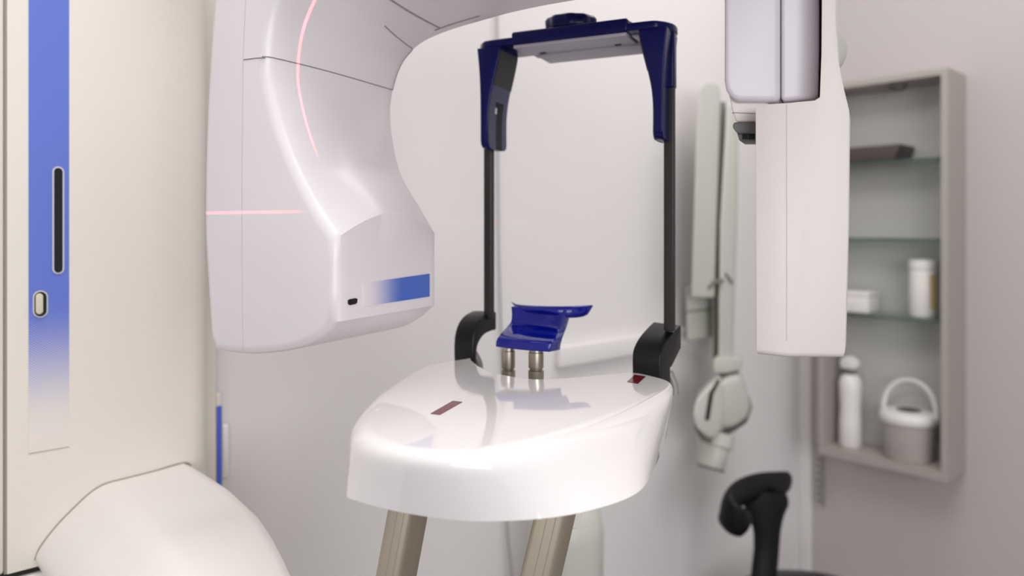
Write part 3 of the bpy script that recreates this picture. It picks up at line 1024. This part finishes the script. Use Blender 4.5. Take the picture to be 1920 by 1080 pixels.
# tub with ring lid and swing handle
c = put(1704, 870, 0.064, zf)
tbk = thing('wipes_tub', 'round tub with white ring lid and raised white handle on the cabinet floor', 'tub', tuple(c))
MB().lathe(c, [(0.050, 0), (0.053, 0.005), (0.058, 0.098)], 48).build('tub_body', BUCK, tbk, angle=40)
ld = MB().lathe(c + zup * 0.098, [(0.0605, -0.012), (0.0635, -0.008), (0.0635, 0.006), (0.060, 0.012), (0.048, 0.0155), (0.030, 0.0155), (0.001, 0.0150)], 48).build('ring_lid', WPLAST, tbk, angle=40)
MB().lathe(c + zup * 0.1125, [(0.0270, 0), (0.0270, 0.0014), (0.001, 0.0014)], 40).build('lid_opening', TRAYD, ld)
hpth = []
hx = (RW.a * 0.9 + RW.b * 0.1).normalized()
for k in range(25):
    an = PI * k / 24
    hpth.append(c + zup * (0.100 + 0.083 * math.sin(an) ** 0.8) + hx * 0.0615 * math.cos(an) - RW.b * 0.010 * math.sin(an))
MB().tube(hpth, 0.0055, 0.003, n=10, up=RW.b).build('handle', WPLAST, tbk)
# coiled cord below the cabinet, near the corner
cx_ = RW.az(1535, 900, 0.03)[0]
coil = []
ztop = CZ0 - 0.0005
for k in range(9 * 14 + 1):
    an = 2 * PI * k / 14
    coil.append(RW.pt(cx_ + 0.010 * math.cos(an), 0.022 + 0.010 * math.sin(an), ztop - 0.165 * k / (9 * 14)))
co = MB().tube(coil, 0.0024, n=8).build('coiled_cord', mat('grey coil', (128, 124, 126), 0.5, noise=0.03))
co['label'] = 'grey coiled cord hanging under the left end of the wall cabinet'
co['category'] = 'cord'

# ------------------------------------------------------------------ stool
sc_ = at(1535, 1100, 1.5)
S = thing('dental_stool', 'black dental stool with curved back support in front of the corner', 'stool', (sc_.x, sc_.y, 0))
sz = EYE - (1060 - HY) / F * 1.66
MB().lathe((sc_.x, sc_.y, sz - 0.07), [(0.12, 0), (0.175, 0.012), (0.185, 0.035), (0.17, 0.056), (0.12, 0.066), (0.05, 0.070), (0.002, 0.0705)], 48).build('seat', STOOL, S, angle=60)
MB().lathe((sc_.x, sc_.y, 0.08), [(0.028, 0), (0.028, 0.25), (0.02, 0.25), (0.02, sz - 0.15)], 24).build('gas_lift', CHROME, S, angle=30)
for k in range(5):
    an = 2 * PI * k / 5 + 0.3
    e = Vector((math.cos(an), math.sin(an), 0))
    b0 = Vector((sc_.x, sc_.y, 0.095))
    MB().tube([b0, b0 + e * 0.12 - zup * 0.006, b0 + e * 0.25 - zup * 0.022], [0.024, 0.02, 0.015], [0.016, 0.013, 0.010], n=12).build('base_leg', CHROME, S)
    cw = b0 + e * 0.245
    cw.z = 0.027
    tang = Vector((-e.y, e.x, 0))
    MB().lathe(cw - tang * 0.012, [(0.024, 0), (0.027, 0.004), (0.027, 0.020), (0.024, 0.024)], 24, ax=tang).build('caster', BLACK, S)
# back stem and curled pad
stem = [at(1428, 1130, 1.44), at(1432, 1080, 1.445), at(1437, 1030, 1.45), at(1438, 985, 1.45), at(1436, 950, 1.45), at(1440, 920, 1.45)]
MB().tube(catmull(stem, 4), [0.025] * 5 + [0.025, 0.025, 0.025, 0.025, 0.0255, 0.026, 0.027, 0.029, 0.032, 0.036, 0.040, 0.043, 0.044, 0.043, 0.040, 0.036],
          0.012, n=20, up=(0, 1, 0)).build('back_stem', STOOL, S, angle=60)
MB().tube(catmull([Vector((sc_.x, sc_.y, sz - 0.065)), sc_ + Vector((-0.06, -0.02, 0)) - zup * (sc_.z - sz + 0.075), stem[0] - zup * 0.02, stem[0] + zup * 0.02], 5), 0.02, 0.012, n=14, up=(0, 1, 0)).build('back_bracket', STOOL, S)
padp = catmull([at(1478, 906, 1.50), at(1448, 909, 1.47), at(1412, 915, 1.44), at(1378, 930, 1.41), at(1364, 952, 1.38), at(1380, 976, 1.37), at(1400, 984, 1.38)], 6)
m_ = len(padp)
rA = [0.006 + 0.020 * min(1, 4.0 * math.sin(PI * (0.04 + 0.92 * i / (m_ - 1)))) for i in range(m_)]
rB = [0.5 * r for r in rA]
MB().tube(padp, rB, [r * (0.95 + 0.25 * math.sin(PI * i / (m_ - 1))) for i, r in enumerate(rA)], n=22, up=(0.15, -0.2, 1)).build('back_pad', STOOL, S, angle=60)


# ------------------------------------------------------------------ positioning lasers of the machine: lamps that throw a thin line
def laser(name, loc, target, axis, width, fade, power, cone):
    """spot whose light leaves only in a thin fan; axis = world direction along the line"""
    d = bpy.data.lights.new(name, 'SPOT')
    d.energy = power
    d.color = (1, 0.06, 0.08)
    d.spot_size = cone
    d.spot_blend = fade
    d.shadow_soft_size = 0.0
    o = bpy.data.objects.new(name, d)
    COL.objects.link(o)
    zl = (Vector(loc) - Vector(target)).normalized()
    xl = (Vector(axis) - zl * Vector(axis).dot(zl)).normalized()
    yl = zl.cross(xl)
    o.matrix_world = Matrix(((xl.x, yl.x, zl.x, loc[0]), (xl.y, yl.y, zl.y, loc[1]), (xl.z, yl.z, zl.z, loc[2]), (0, 0, 0, 1)))
    d.use_nodes = True
    nt = d.node_tree
    em = nt.nodes['Emission']
    tc = nt.nodes.new('ShaderNodeTexCoord')
    sx = nt.nodes.new('ShaderNodeSeparateXYZ')
    nt.links.new(tc.outputs['Normal'], sx.inputs[0])
    dv = nt.nodes.new('ShaderNodeMath')
    dv.operation = 'DIVIDE'
    nt.links.new(sx.outputs['Y'], dv.inputs[0])
    nt.links.new(sx.outputs['Z'], dv.inputs[1])
    ab = nt.nodes.new('ShaderNodeMath')
    ab.operation = 'ABSOLUTE'
    nt.links.new(dv.outputs[0], ab.inputs[0])
    mr = nt.nodes.new('ShaderNodeMapRange')
    mr.interpolation_type = 'SMOOTHSTEP'
    mr.inputs['From Min'].default_value = width * 0.5
    mr.inputs['From Max'].default_value = width
    mr.inputs['To Min'].default_value = 1
    mr.inputs['To Max'].default_value = 0
    nt.links.new(ab.outputs[0], mr.inputs['Value'])
    nt.links.new(mr.outputs[0], em.inputs['Strength'])
    return o


zl_ = EYE + 0.0157
pL = M.px(380, 400, W0)
tgt = M.px(432, 398, W0)
src = tgt - M.b * 0.5
laser('horizontal_laser', (src.x, src.y, zl_), (tgt.x, tgt.y, zl_), M.a, 0.0030, 0.9, 18.0, 0.33)
jw = W0 + 0.028
s0 = M.pt(0.10, jw, 0.06)
t0_ = M.pt(-0.15, jw, 0.155)
laser('vertical_laser', s0, t0_, (0, 0, 1), 0.0060, 0.5, 9.0, 0.75)
